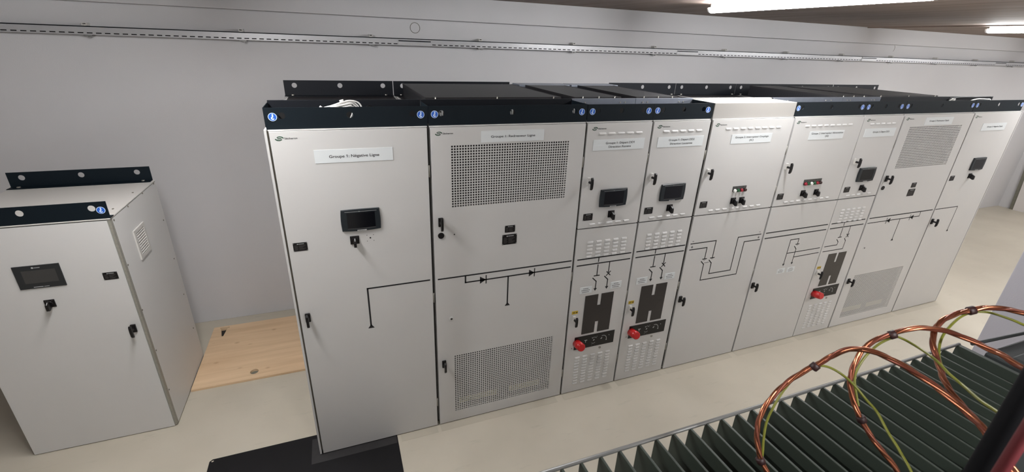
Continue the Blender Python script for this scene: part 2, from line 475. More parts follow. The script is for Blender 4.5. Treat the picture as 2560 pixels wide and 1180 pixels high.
def door(parent, x0, x1, z0, z1, grids=(), louvers=(), name='door', y=0.0):
    mb = MB()
    if not grids:
        mb.box(x0,x1,y,y+0.024,z0,z1)
    else:
        gx0, gx1 = grids[0][0], grids[0][1]
        mb.box(x0,gx0,y,y+0.024,z0,z1); mb.box(gx1,x1,y,y+0.024,z0,z1)
        zs = z0
        for g in sorted(grids, key=lambda g: g[2]):
            mb.box(gx0,gx1,y,y+0.024,zs,g[2]); zs = g[3]
        mb.box(gx0,gx1,y,y+0.024,zs,z1)
    for fn in louvers: fn(mb)
    o = obj(name, mb, ['cab','seal'], parent)
    for g in grids: perforation(parent if False else o, *g, y=y)
    return o
def perforation(parent, x0, x1, z0, z1, nx, nz, fill, y=0.0):
    px, pz = (x1-x0)/nx, (z1-z0)/nz; hx, hz = px*fill/2, pz*fill/2
    mb = MB(); vs = []; fs = []; ms = []
    def V(x, yy, z): vs.append((x,yy,z)); return len(vs)-1
    for i in range(nx):
        for j in range(nz):
            cx, cz = x0+(i+.5)*px, z0+(j+.5)*pz
            o = [V(cx+a*px/2,y,cz+b*pz/2) for a,b in ((-1,-1),(1,-1),(1,1),(-1,1))]
            q = [V(cx+a*hx,y,cz+b*hz) for a,b in ((-1,-1),(1,-1),(1,1),(-1,1))]
            r = [V(cx+a*hx,y+0.002,cz+b*hz) for a,b in ((-1,-1),(1,-1),(1,1),(-1,1))]
            for k in range(4):
                l = (k+1)%4
                fs.append((o[k],o[l],q[l],q[k])); fs.append((q[k],q[l],r[l],r[k]))
    mb.add(vs, fs)
    return obj('perforated_panel', mb, 'cab', parent)

def body(parent, x0, x1, seams=(1.47,), gap=0.017, roof='roof', y1=1.43):
    mb = MB()
    a, b = x0-0.003, x1+0.003
    mb.box(a,a+0.012,0.027,y1,0.03,2.2183); mb.box(b-0.012,b,0.027,y1,0.03,2.2183)
    mb.box(a+0.012,b-0.012,y1-0.01,y1,0.03,2.2183); mb.box(a+0.012,b-0.012,0.027,y1-0.01,0.03,0.04)
    mb.box(a,b,0.010,0.05,2.2025,2.2085)
    mb.box(a,b,0.0255,0.034,2.17,2.2025)
    obj('carcass', mb, 'cab', parent)
    sl = MB()
    for z in seams: sl.box(x0,x1,0.018,0.03,z-0.012,z+0.012)
    sl.box(b+0.0005, x1+gap-0.0035, 0.012, 0.06, 0.03, 2.205)
    sl.box(x0+0.004,x1-0.004,0.010,0.05,0.0045,0.0299)
    obj('seal', sl, 'seal', parent)
    obj('roof_plate', MB().box(a+0.012,b-0.012,0.05,y1-0.01,2.2155,2.2185), roof, parent)
def hinges(parent, x, zs):
    for z in zs:
        obj('hinge', MB().cyl((x,0.0045,z-0.035),(x,0.0045,z+0.035),0.0042,8).box(x-0.006,x+0.002,0.004,0.010,z-0.03,z+0.03), 'profile', parent)

def hook_sticker(parent, cx, cz, y, r=0.0205):
    mb = MB().disc(cx,cz,r,y,1).disc(cx,cz,r*0.87,y-0.0004,0)
    pts = [(0.02,.62),(.10,.48),(.02,.34),(.04,.22),(.08,.10),(.0,-.02),(-.16,-.12),(-.24,-.28),(-.16,-.46),(.02,-.54),(.2,-.48),(.32,-.36)]
    pts = [(p.x,p.y) for p in spline([(a,b,0) for a,b in pts],4)]
    n = len(pts)
    mb.ribbon([(cx+a*r,cz+b*r) for a,b in pts], [r*(0.30 if i < n*0.9 else 0.30*(n-i)/(n*0.1)+0.02) for i in range(n)], y-0.0008, 1)
    mb.disc(cx+0.06*r,cz+0.6*r,r*0.17,y-0.0009,1,12)
    obj('hook_sticker', mb, ['blue','sign'], parent)
YB = 0.020                                      # the band stands this far behind the door faces
def bx(x): return 0.3153+(x-0.3153)*1.00776     # spacing of the band, read off where its holes sit
def lifting_angle(parent, x0, x1, holes, stickers, z0=2.2090, z1=2.3160, y=YB, r=0.0165, zh=2.276, m='navy', flange=0.0):
    mb = MB(); x0, x1 = bx(x0), bx(x1); holes = [bx(h) for h in holes]; stickers = [bx(h) for h in stickers]
    plate_xz(mb, [rect(x0,x1,z0,z1)] + [circ(h,zh,r) for h in holes], y, y+0.004)
    if flange: mb.box(x0,x1,y+0.004,y+flange,z0,z0+0.004)
    o = obj('lifting_angle', mb, m, parent)
    for s in stickers: hook_sticker(o, s, 2.271, y-0.0006)
    return o
def trough(parent, x0, x1, left=True, right=False, back='rear', z1=2.325, y=0.238):
    x0, x1 = bx(x0), bx(x1)
    mb = MB().box(x0,x1,YB+0.0042,y,2.2195,2.2215)
    if left: mb.box(x0,x0+0.003,YB+0.0042,y,2.2215,2.316)
    if right: mb.box(x1-0.003,x1,YB+0.0042,y,2.2215,2.316)
    obj('cable_trough', mb, 'navy', parent)
    bk = MB().box(x0+0.001,x1-0.001,y,y+0.003,2.268,z1).box(x0+0.001,x1-0.001,y,y+0.003,2.2215,2.268,1).box(x0+0.001,x1-0.001,y+0.003,y+0.02,z1-0.003,z1)  # black lower part paints the trough's shade behind the band holes
    o = obj('trough_back', bk, [back, 'blackmatt'], parent)
    s = MB()
    if back != 'zinc': return
    for u in (0.12,0.2,0.75,0.83): s.cyl((x0+(x1-x0)*u,y-0.004,2.300),(x0+(x1-x0)*u,y,2.300),0.005,8)
    obj('screw', s, 'screw', o)
def rear_bracket(parent, x0, x1, holes, y=1.42, z0=2.2205, z1=2.334, zh=2.297, r=0.0185):
    mb = MB()
    plate_xz(mb, [rect(x0,x1,z0,z1)] + [circ(h,zh,r) for h in holes], y, y+0.004)
    mb.box(x0,x1,y-0.055,y,z0,z0+0.004)
    o = obj('rear_lifting_angle', mb, 'rear', parent)
    for x in (x0+0.055, x1-0.06):
        obj('bolt', MB().cyl((x,y-0.03,z0+0.004),(x,y-0.03,z0+0.013),0.011,6), 'screw', o)
def vent_cover(parent, x0, x1, y0, y1, z1=2.325):
    mb = MB().box(x0,x1,y0,y1,2.2195,z1)
    o = obj('vent_cover', mb, ['perf'], parent)
    e = MB(); w = 0.007
    e.box(x0-0.001,x0+w,y0,y1,z1-0.012,z1+0.0015).box(x1-w,x1+0.001,y0,y1,z1-0.012,z1+0.0015).box(x0,x1,y0-0.001,y0+w,z1-0.012,z1+0.0015)
    obj('cover_rim', e, 'roof', o)
    b = MB()
    for x in (x0+0.06,(x0+x1)/2,x1-0.06): b.cyl((x,y0-0.008,z1-0.02),(x,y0-0.008,z1+0.006),0.0035,8)
    obj('screw', b, 'screw', o)

def brand_mark(parent, x, z=2.166, y=-0.0006, m='logo', ink='ink', s=1.0):
    mb = MB()
    def arc(a0,a1,rx,rz,cx,cz,w0,w1):
        n = 14; P = []; W = []
        for k in range(n+1):
            t = k/n; th = math.radians(a0+(a1-a0)*t)
            P.append((x+s*(cx+rx*math.cos(th)), z+s*(cz+rz*math.sin(th)))); W.append(s*(w0+(w1-w0)*t))
        mb.ribbon(P, W, y, 0)
    arc(150, 0, 0.0155, 0.0085, 0.0215, 0.0005, 0.0042, 0.0058)
    arc(-180, -30, 0.0155, 0.0085, 0.0165, -0.0005, 0.0058, 0.0042)
    mb.stroke([(x+s*0.012,z),(x+s*0.027,z)], 0.0042*s, y, 0)
    text(mb, 'Sécheron', x+s*0.0725, z-0.0042*s, 0.060*s, 0.0095*s, y, 1, 0.012)
    obj('brand_mark', mb, [m, ink], parent)
def name_plate(parent, x0, x1, z0, z1, lines, y=0.0):
    o = obj('name_plate', MB().box(x0,x1,y-0.0025,y-0.0001,z0,z1), 'plate', parent, label='white engraved name plate reading ' + ' '.join(l[0] for l in lines))
    mb = MB()
    for body_, cx, cz, w, h in lines: text(mb, body_, cx, cz, w, h, y-0.003, 0, 0.012)
    obj('lettering', mb, 'ink', o)
def rating_plate(parent, x0, x1, z0, z1, y=0.0):
    mb = MB().box(x0,x1,y-0.0016,y-0.0001,z0,z1)
    W, H = x1-x0, z1-z0; yy = y-0.0020
    mb.disc(x0+W*.33, z1-H*.16, H*.075, yy, 1, 12, H*.06)
    mb.quad(x0+W*.40, x0+W*.78, z1-H*.19, z1-H*.12, yy, 1)
    for k in range(5):
        z = z1-H*(.34+.12*k)
        mb.quad(x0+W*.1, x0+W*(.3+.05*(k%2)), z-H*.018, z+H*.018, yy, 2)
        mb.quad(x0+W*.42, x0+W*(.86-.09*(k%3)), z-H*.018, z+H*.018, yy, 2)
    for a in (0.04,0.96):
        for b in (0.07,0.93): mb.disc(x0+W*a, z0+H*b, H*.035, yy, 1, 8)
    obj('rating_plate', mb, ['black','greyink','dimink'], parent)
def hmi_panel(parent, x0, x1, z0, z1, y=0.0):
    W, H = x1-x0, z1-z0; cx, cz = (x0+x1)/2, (z0+z1)/2
    def outline(k=1.0, bow=1.0):
        pts = []; hw, hh = W/2*k, H/2*k
        def side(ax, az, bx, bz, bx_, bz_):
            for i in range(9):
                t = i/9; f = math.sin(PI*t)
                pts.append((cx+ax+(bx-ax)*t+bx_*f*bow, cz+az+(bz-az)*t+bz_*f*bow))
        side(-hw,-hh*.92, hw,-hh*.92, 0,-H*.045)
        side(hw,-hh*.92, hw*.985,hh, W*.018,0)
        side(hw*.985,hh, -hw*.985,hh, 0,H*.01)
        side(-hw*.985,hh, -hw,-hh*.92, -W*.018,0)
        return pts
    o1, o2 = outline(), outline(0.965)
    n = len(o1); mb = MB()
    vs = [(u,y-0.0002,v) for u,v in o1]+[(u,y-0.010,v) for u,v in o1]+[(u,y-0.0135,v) for u,v in o2]
    fs = [(i,(i+1)%n,n+(i+1)%n,n+i) for i in range(n)]+[(n+i,n+(i+1)%n,2*n+(i+1)%n,2*n+i) for i in range(n)]+[tuple(range(2*n,3*n))]
    mb.add(vs, fs)
    o = obj('operator_panel', mb, 'bezel', parent)
    s0, s1, t0, t1 = x0+W*.145, x1-W*.135, z0+H*.165, z1-H*.135
    sc = MB().box(s0,s1,y-0.0142,y-0.0136,t0,t1)
    obj('screen', sc, 'screen', o)
    f = MB(); yy = y-0.0146
    f.ribbon([(s0+(s1-s0)*k/8, t0-H*.018-0.004*math.sin(PI*k/8)*0.6) for k in range(9)], 0.0022, yy, 0)  # curved line painting a light reflection below the screen
    f.quad(x0+W*.1, x1-W*.08, z1-H*.085, z1-H*.072, yy, 1)
    f.disc(cx-W*.03, z1-H*.076, H*.022, yy, 1, 12)
    f.quad(cx-W*.12, cx+W*.12, z0+H*.022, z0+H*.075, yy, 1)
    for k in range(7): f.quad(cx-W*.09+k*W*.026, cx-W*.076+k*W*.026, z0+H*.036, z0+H*.06, yy-0.0003, 2)
    obj('bezel_print', f, ['dimink','greyink','dimink'], o)
def rotary_switch(parent, cx, cz, s=0.05, tilt=0.0, y=0.0, deep=0.045):
    mb = MB().box(cx-s/2,cx+s/2,y-0.006,y-0.0001,cz-s/2,cz+s/2)
    o = obj('rotary_switch', mb, 'black', parent, bevel=0.0015)
    p = MB().ring(cx,cz,s*.33,s*.36,y-0.0064,0,16,PI*.25,PI*.75)
    p.quad(cx-s*.38,cx-s*.24,cz+s*.36,cz+s*.40,y-0.0064,0).quad(cx+s*.2,cx+s*.38,cz+s*.36,cz+s*.40,y-0.0064,0)
    obj('scale_print', p, 'dimink', o)
    k = MB(); w = s*.15
    pr = [(y-0.006,cz+s*.42),(y-deep*.5,cz+s*.36),(y-deep*.95,cz+s*.14),(y-deep,cz-s*.1),(y-deep,cz-s*.62),(y-deep*.8,cz-s*.66),(y-deep*.4,cz-s*.5),(y-0.006,cz-s*.42)]
    n = len(pr); vs = [(cx-w,a,b) for a,b in pr]+[(cx+w,a,b) for a,b in pr]
    k.add(vs, [tuple(range(n)), tuple(range(2*n-1,n-1,-1))]+[(i,n+i,n+(i+1)%n,(i+1)%n) for i in range(n)])
    k.cyl((cx,y-0.006,cz),(cx,y-0.016,cz),s*.38,18)
    k.add([(cx-.0016,y-deep*.55,cz+s*.355),(cx+.0016,y-deep*.55,cz+s*.355),(cx+.0016,y-deep*.95,cz+s*.15),(cx-.0016,y-deep*.95,cz+s*.15)], [(0,1,2,3)], 1)
    obj('knob', k, ['black','greyink'], o)
def t_handle(parent, x, z, base='black', y=0.0):
    # z is the height of the spindle
    if base == 'chrome': mb = MB().box(x-0.0105,x+0.0105,y-0.016,y-0.0001,z-0.022,z+0.029)
    else: mb = MB().box(x-0.0145,x+0.0145,y-0.012,y-0.0001,z-0.030,z+0.027)
    o = obj('handle', mb, base, parent, bevel=0.003)
    l = MB().cyl((x,y-0.010,z),(x,y-0.046,z),0.0085,12)
    pr = [(y-0.040,z+0.036),(y-0.050,z+0.041),(y-0.058,z+0.030),(y-0.060,z),(y-0.058,z-0.032),(y-0.050,z-0.046),(y-0.041,z-0.044),(y-0.042,z)]
    n = len(pr); w = 0.0072
    vs = [(x-w,a,b) for a,b in pr]+[(x+w,a,b) for a,b in pr]
    l.add(vs, [tuple(range(n)), tuple(range(2*n-1,n-1,-1))]+[(i,n+i,n+(i+1)%n,(i+1)%n) for i in range(n)])
    obj('lever', l, 'black', o, bevel=0.002)
def lamp_row(parent, x0, z0, z1, pitch, mats):
    for k, m in enumerate(mats):
        cx = x0+pitch*(k+.5)
        o = obj('indicator_lamp', MB().cyl((cx,-0.0001,z0+0.004),(cx,-0.007,z0+0.004),0.0155,20).box(cx-pitch*.47,cx+pitch*.47,-0.004,-0.0001,z0+0.016,z1,1), ['seal','legend'], parent)
        obj('lens', MB().cyl((cx,-0.007,z0+0.004),(cx,-0.020,z0+0.004),0.0135,20,0,0.0115), m, o, label=M[m].name)
def small_tag(parent, x0, x1, z0, z1, n=3):
    o = obj('equipment_tag', MB().box(x0,x1,-0.0018,-0.0001,z0,z1), 'plate', parent)
    mb = MB(); H = z1-z0; W = x1-x0; cx = (x0+x1)/2
    for k in range(n):
        w = (W*.22, W*.36, W*.3)[k%3]
        for j in range(6):
            a = cx-w+2*w*j/6
            mb.quad(a, a+2*w/6*.72, z1-H*(.25+.27*k)-H*.05, z1-H*(.25+.27*k)+H*.05, -0.0022, 0)
    obj('lettering', mb, 'dimink', o)
LW = 0.0098; YM = -0.0005
def tri(mb, pts): mb.add([(x,YM,z) for x,z in pts], [(0,1,2)])
def arrow_down(mb, x, z, w=0.030, h=0.024): tri(mb, [(x-w/2,z+h),(x,z),(x+w/2,z+h)])
def arrow_up(mb, x, z, w=0.040, h=0.028): tri(mb, [(x-w/2,z),(x+w/2,z),(x,z+h)])

# ------------------------------------------------------------------ the nine cabinets of the row
def cab_thing(label, x0, x1): return thing('switchgear_cabinet', label, 'electrical cabinet', ((x0+x1)/2, 0.7, 0.0), 'tall cabinets of the switchgear row')

def tall_cabinet(label, dx, plate_lines, mirrored, x1, side_panel):
    x0 = dx
    c = cab_thing(label, x0, x1)
    d = door(c, x0, x1, 0.008, 2.2)
    body(c, x0, x1, seams=(), gap=0.0145 if not mirrored else 0.0045)
    if side_panel == 'left':
        obj('side_panel', MB().box(x0-0.021,x0-0.0095,-0.0005,1.43,0.006,2.21), 'cab', c)
        obj('shadow_gap', MB().box(x0-0.0093,x0-0.0035,0.010,0.04,0.03,2.2), 'dullscrew', c)
        hinges(c, x1+0.006, (1.95, 1.1, 0.22))
    else:
        obj('side_panel', MB().box(x1+0.0075,x1+0.019,-0.0005,1.43,0.006,2.21), 'cab', c)
    brand_mark(d, x0+0.025)
    name_plate(c, x0+0.196, x0+0.600, 2.0295, 2.1005, plate_lines)
    hmi_panel(c, x0+0.291, x0+0.503, 1.626, 1.757)
    rotary_switch(c, x0+0.3515, 1.57)
    rating_plate(c, x0+0.0245, x0+0.098, 1.5365, 1.5875)
    t_handle(c, x0+(0.041 if not mirrored else 0.027), 1.103)
    mb = MB()
    if not mirrored:
        mb.stroke([(.775,1.238),(.3945,1.238),(.3945,.975)], LW, YM); arrow_up(mb, .395, .952)
        h = MB().disc(.439,1.573,.0045,YM)
        for a in (.421,.458):
            for b in (1.554,1.591): h.disc(a,b,.0022,YM,0,8)
        obj('drilled_holes', h, 'blackmatt', d)
    else:
        mb.stroke([(x0+.008,1.2345),(x0+.384,1.2345),(x0+.384,.975)], LW*.8, YM); arrow_up(mb, x0+.384, .952, .036)
    obj('mimic_diagram', mb, 'ink', d)
    return c

# 1 -- negative, line side
C1 = tall_cabinet('tall grey cabinet lettered Groupe 1: Négative Ligne, first of the row at the left', 0.0,
                  [('Groupe 1: Négative Ligne', 0.397, 2.056, 0.258, 0.0155)], False, 0.794, 'left')
lifting_angle(C1, -0.007, 0.7995, [.071,.393,.718], [.029,.763])
trough(C1, -0.010, 0.7995)
rear_bracket(C1, -0.016, 0.791, [.057,.385,.713])

def rectifier_cabinet(label, x0, x1, plate_lines, mirrored):
    c = cab_thing(label, x0, x1); s = x0-0.813
    d = door(c, x0, x1, 0.008, 2.2, grids=[(.9285+s,1.6995+s,1.7140,2.0975,47,24,.64),(.9285+s,1.697+s,.0985,.608,47,30,.60)])
    body(c, x0, x1, seams=(), gap=0.016)
    obj('interior_shade', MB().box(.91+s,1.72+s,0.0265,0.0285,1.70,2.11), 'inner', c)  # dark sheets close behind the grilles, painting the unlit interior
    obj('interior_shade', MB().box(.91+s,1.72+s,0.0265,0.0285,.08,.62), 'inner', c)
    for a, b in ((.97,1.27),(1.36,1.62)): obj('insulator', MB().box(a+s,b+s,0.0245,0.0262,.145,.20), 'amber', c)
    hinges(c, x1+0.007, (1.95, 1.1, 0.22))
    brand_mark(d, .841+s)
    name_plate(c, 1.1125+s, 1.518+s, 2.1065, 2.174, plate_lines)
    t_handle(c, .857+s, 1.630)
    t_handle(c, .855+s, .558)
    rating_plate(c, 1.280+s, 1.351+s, 1.509, 1.5575)
    rating_plate(c, 1.264+s, 1.366+s, 1.423, 1.4945)
    obj('round_cap', MB().cyl((.858+s,-.0001,1.538),(.858+s,-.006,1.538),.0195,24), 'black', c)
    o = obj('lock', MB().cyl((.913+s,-.0001,.919),(.913+s,-.004,.919),.0145,20), 'cab', c)
    obj('keyhole', MB().disc(.914+s,.918,.0075,-.0045), 'seal', o)
    mb = MB()
    if not mirrored:
        mb.disc(.943+s,1.536,.0045,YM,0,12)
        mb.stroke([(.834,1.2325),(1.794,1.2325)], LW, YM)
        mb.stroke([(1.0135,1.2325),(1.0135,1.1815),(1.792,1.184)], LW, YM)
        for a, b in ((1.1135,1.157),(1.4695,1.5115)):
            tri(mb, [(a,1.156),(a,1.210),(b,1.182)])
            mb.stroke([(b,1.155),(b,1.212)], .0075, YM)
        mb.stroke([(1.3155,1.182),(1.3155,.975)], LW, YM); arrow_up(mb, 1.3165, .949)
    else:
        mb.stroke([(4.993,1.236),(5.953,1.236)], LW, YM)
        mb.stroke([(4.988,1.186),(5.767,1.186),(5.767,1.236)], LW*.8, YM)
        for a, b in ((5.315,5.262),(5.672,5.622)):
            tri(mb, [(a,1.160),(a,1.211),(b,1.186)])
            mb.stroke([(b,1.158),(b,1.213)], .0075, YM)
        mb.stroke([(5.469,1.186),(5.469,.975)], LW*.8, YM); arrow_up(mb, 5.469, .950)
    obj('mimic_diagram', mb, 'ink', d)
    return c
# 2 -- rectifier, line side
C2 = rectifier_cabinet('wide cabinet with two perforated grilles lettered Groupe 1: Redresseur Ligne', 0.813, 1.808,
                       [('Groupe 1: Redresseur Ligne', 1.3155, 2.1335, 0.285, 0.0135)], False)
lifting_angle(C2, 0.8055, 1.8065, [.880,1.304,1.719], [.840,1.770])
trough(C2, 0.8035, 1.8065)
rear_bracket(C2, 0.797, 1.811, [.87,1.304,1.74])
vent_cover(C2, 0.855, 1.785, 0.335, 1.30)
for hx in (.880, 1.304, 1.719):                      # bright cable clamps seen through the round holes
    p = [(hx-.011,.03,2.262),(hx-.011,.03,2.284),(hx-.006,.03,2.291),(hx+.006,.03,2.291),(hx+.011,.03,2.284),(hx+.011,.03,2.262)]
    obj('cable_clamp', MB().tube(p,.0055,8).cyl((hx,.03,2.2215),(hx,.03,2.279),.0045,8), 'greyink', C2)

def feeder_cabinet(label, s, x0, x1, plate_lines, chrome_low, mimic, gap, lettered_tags=True, yellow='yellow'):
    # s shifts everything measured on the first feeder cabinet
    c = cab_thing(label, x0, x1)
    up = []
    up.append(lambda mb: [louver(mb, 1.910+s+.0705*k, 1.966+s+.0705*k, 2.1405, 2.1285, .0055) for k in range(5)])
    up.append(lambda mb: [louver(mb, 1.908+s+.0705*k, 1.960+s+.0705*k, 1.5075, 1.4965, .0055) for k in range(5)])
    d1 = door(c, x0, x1, 1.4755, 2.2, louvers=up)
    lo = [lambda mb: louver_bank(mb, [1.9145+s+.0708*k for k in range(5)], [1.3615-.0284*r for r in range(5)], .0475, .0165),
          lambda mb: louver_bank(mb, [1.9125+s+.0705*k for k in range(5)], [.3475-.02845*r for r in range(10)], .0465, .0155)]
    d2 = door(c, x0, x1, 0.008, 1.4655, louvers=lo)
    body(c, x0, x1, gap=gap)
    hinges(c, x1+gap/2-0.001, (1.95, 0.86, 0.25))
    brand_mark(d1, 1.859+s)
    name_plate(c, 1.876+s, 2.272+s, 2.0235, 2.095, plate_lines)
    t_handle(c, 1.868+s, 1.815, 'chrome')
    hmi_panel(c, 1.972+s, 2.186+s, 1.622, 1.751)
    rotary_switch(c, 2.079+s, 1.5655)
    rating_plate(c, 1.857+s, 1.931+s, 1.533, 1.5835)
    # lower door: smoked H shaped window, control panel with red knob
    win = MB(); a,b = 1.948+s, 2.198+s; g0,g1 = 2.0605+s, 2.0885+s
    plate_xz(win, [[(a,.567),(g0,.567),(g0,.667),(g1,.667),(g1,.567),(b,.567),(b,.914),(g1,.914),(g1,.816),(g0,.816),(g0,.914),(a,.914)]], -.0022, -.0002)
    obj('window_shield', win, 'plexi', c)
    pn = obj('control_panel', MB().box(1.894+s,2.257+s,-.003,-.0001,.430,.5485), 'black', c)
    kx, kz = 1.915+s, .487
    kn = MB().cyl((kx,-.003,.492),(kx-.003,-.082,.509),.0345,28,0,.0335).cyl((kx-.003,-.082,.509),(kx-.0032,-.088,.5103),.0335,28,0,.028)
    obj('pull_knob', kn, 'red', pn, label='red mushroom pull knob')
    sy = MB(); yy = -.0034
    sy.quad(1.983+s,2.008+s,.5,.507,yy).quad(1.992+s,1.997+s,.482,.5,yy)
    sy.ribbon([(2.073+s-.021*math.cos(t), .497+.021*math.sin(t)) for t in [PI*(.15+.7*k/10) for k in range(11)]], .0035, yy)
    sy.ribbon([(2.067+s-.018*math.cos(t), .462-.014*math.sin(t)+.012) for t in [PI*(.15+.7*k/10) for k in range(11)]], .003, yy)
    sy.ribbon([(2.064+s,.486),(2.0735+s,.497)], .0085, yy).ribbon([(2.133+s,.488),(2.144+s,.500)], .0085, yy)
    sy.ribbon([(2.152+s+.034*math.cos(t), .482+.036*math.sin(t)) for t in [PI*(.62-.72*k/12) for k in range(13)]], .0045, yy)
    sy.disc(2.186+s,.4715,.0055,yy,0,10)
    for q,w in ((2.052,.516),(2.096,.520),(2.055,.446),(2.078,.440),(2.208,.512)): text(sy, {2.052:'I',2.096:'O',2.055:'+',2.078:'-',2.208:'1'}[q], q+s, w-.004, .004 if q in (2.052,2.078,2.208) else .007, .009, yy)
    obj('panel_print', sy, 'greyink', pn)
    o = obj('lock', MB().cyl((2.136+s,-.0001,.404),(2.136+s,-.004,.404),.0105,18), 'profile', c)
    obj('drilled_hole', MB().disc(1.876+s,.449,.0042,YM,0,10), 'seal', d2)
    yt = MB().box(1.846+s,1.896+s,-.002,-.0001,.770,.7965).disc(1.886+s,.783,.006,-.0024,1,10).quad(1.852+s,1.874+s,.786,.790,-.0024,1).quad(1.852+s,1.870+s,.777,.780,-.0024,1)
    obj('warning_tag', yt, [yellow,'seal'], c, label='small yellow tag above the handle')
    t_handle(c, 1.866+s, .726, 'chrome' if chrome_low else 'chrome')
    mb = MB(); mimic(mb); obj('mimic_diagram', mb, 'ink', d2)
    return c, d2
def feeder_mimic(s):
    def f(mb):
        mb.stroke([(1.850+s,1.2305),(2.300+s,1.2305)], LW, YM); mb.stroke([(1.850+s,1.1815),(2.298+s,1.1815)], LW, YM)
        mb.stroke([(2.025+s,1.2305),(2.025+s,1.196)], LW*.8, YM); mb.stroke([(2.025+s,1.168),(2.025+s,1.082)], LW*.8, YM)
        mb.stroke([(2.003+s,1.0785),(2.046+s,1.0785)], LW*.85, YM)
        mb.stroke([(1.994+s,1.060),(2.0255+s,1.030),(2.0255+s,.972)], LW*.85, YM); arrow_down(mb, 2.025+s, .947)
        mb.stroke([(2.124+s,1.1815),(2.124+s,1.095)], LW*.8, YM)
        mb.stroke([(2.110+s,1.098),(2.141+s,1.067)], LW*.8, YM); mb.stroke([(2.141+s,1.098),(2.109+s,1.067)], LW*.8, YM)
        mb.stroke([(2.095+s,1.0615),(2.1255+s,1.031),(2.1255+s,.972)], LW*.85, YM); arrow_down(mb, 2.125+s, .948)
    return f
# 3, 4 -- two feeders
C3, D3 = feeder_cabinet('narrow cabinet lettered Groupe 1: Départ DD1, Direction Renens', 0.0, 1.824, 2.318,
    [('Groupe 1: Départ DD1', 2.080, 2.0645, .223, .0135), ('Direction Renens', 2.080, 2.0395, .174, .0135)], True, feeder_mimic(0), 0.016)
for s_, c_ in ((0.0, C3),):
    small_tag(c_, 1.893, 1.995, .9395, .995); small_tag(c_, 2.159, 2.256, .943, .9995)
lifting_angle(C3, 1.8105, 2.311, [1.888,2.061,2.232], [1.846,2.273])
trough(C3, 1.8090, 2.3115, True, False, 'zinc')
obj('rear_cover', MB().box(1.84,2.325,1.25,1.425,2.2195,2.326), 'zinc', C3)
vent_cover(C3, 1.885, 2.262, 0.325, 1.225)
C4, D4 = feeder_cabinet('narrow cabinet lettered Groupe 1: Départ DD2, Direction Lausanne', 0.506, 2.334, 2.816,
    [('Groupe 1: Départ DD2', 2.586, 2.0665, .223, .0135), ('Direction Lausanne', 2.586, 2.0405, .194, .0135)], True, feeder_mimic(.505), 0.025)
small_tag(C4, 2.3945, 2.496, .9405, .9965); small_tag(C4, 2.663, 2.762, .944, .997)
lifting_angle(C4, 2.3125, 2.8135, [2.388,2.561,2.732], [2.344,2.771])
trough(C4, 2.3125, 2.8135, False, True, 'zinc')
obj('rear_cover', MB().box(2.345,2.83,1.25,1.425,2.2195,2.326), 'zinc', C4)
vent_cover(C4, 2.392, 2.766, 0.325, 1.225)

# 5, 6 -- two disconnector cabinets
def disconnector_cabinet(label, s, x0, x1, plate_lines, gap):
    c = cab_thing(label, x0, x1)
    up = [lambda mb: [louver(mb, 2.967+s+.0708*k, 3.021+s+.0708*k, 2.144, 2.132, .0055) for k in range(8)],
          lambda mb: [louver(mb, 2.966+s+.0708*k, 3.016+s+.0708*k, 1.5115, 1.5005, .0055) for k in range(8)]]
    d1 = door(c, x0, x1, 1.4755, 2.2, louvers=up)
    d2 = door(c, x0, x1, 0.008, 1.4655)
    body(c, x0, x1, gap=gap)
    hinges(c, x1+gap/2-.001, (1.95, 1.62, 0.86, 0.3))
    brand_mark(d1, 2.869+s)
    name_plate(c, 3.0405+s, 3.440+s, 2.024, 2.0925, plate_lines)
    t_handle(c, 2.878+s, 1.815, 'chrome')
    rating_plate(c, 2.873+s, 2.943+s, 1.5335, 1.5845)
    t_handle(c, 2.870+s, .728)
    return c, d1, d2
C5, _, D5 = disconnector_cabinet('cabinet with a plain beige box on top, lettered Groupe 2: Interrupteur Couplage', 0.0, 2.841, 3.634,
    [('Groupe 2: Interrupteur Couplage', 3.241, 2.065, .330, .0135), ('(SC)', 3.240, 2.041, .042, .0135)], 0.019)
lamp_row(C5, 3.169, 1.650, 1.6865, .0345, ['whitelamp','greenlamp','redlamp','blacklamp'])
rotary_switch(C5, 3.2, 1.5675); rotary_switch(C5, 3.288, 1.5665, deep=.038)
mb = MB()
mb.stroke([(2.866,1.232),(3.124,1.232),(3.124,1.080)], LW*.85, YM); mb.stroke([(2.866,1.1795),(3.0425,1.1795),(3.0425,1.080)], LW*.85, YM)
for x in (3.0425, 3.124):
    mb.stroke([(x-.020,1.0765),(x+.021,1.0765)], LW*.85, YM); mb.ring(x,1.0755,.0085,.0118,YM,0,14,-PI,0)
mb.stroke([(3.0135,1.056),(3.0445,1.027),(3.0445,.8775),(3.438,.8775),(3.438,1.183),(3.610,1.183)], LW*.85, YM)
mb.stroke([(3.0945,1.058),(3.125,1.028),(3.125,.9275),(3.3575,.9275),(3.3575,1.2335),(3.609,1.2335)], LW*.85, YM)
for x,z in ((2.885,1.252),(3.590,1.256)): mb.stroke([(x-.006,z),(x+.006,z)], .004, YM)
for x,z in ((2.884,1.203),(3.591,1.206)): mb.stroke([(x-.008,z),(x+.008,z)], .005, YM); mb.stroke([(x,z-.008),(x,z+.008)], .005, YM)
for k in range(9): mb.quad(3.050+.0052*k, 3.0538+.0052*k, 1.0365, 1.0415, YM)
obj('mimic_diagram', mb, 'ink', D5)
obj('top_box', MB().box(2.8425,3.641,YB-.002,.262,2.209,2.316).box(2.8425,3.641,.250,.272,2.316,2.3245), 'boxbeige', C5, bevel=0.003, label='plain beige sheet metal box')
rear_bracket(C5, 2.84, 3.636, [2.91,3.234,3.559])

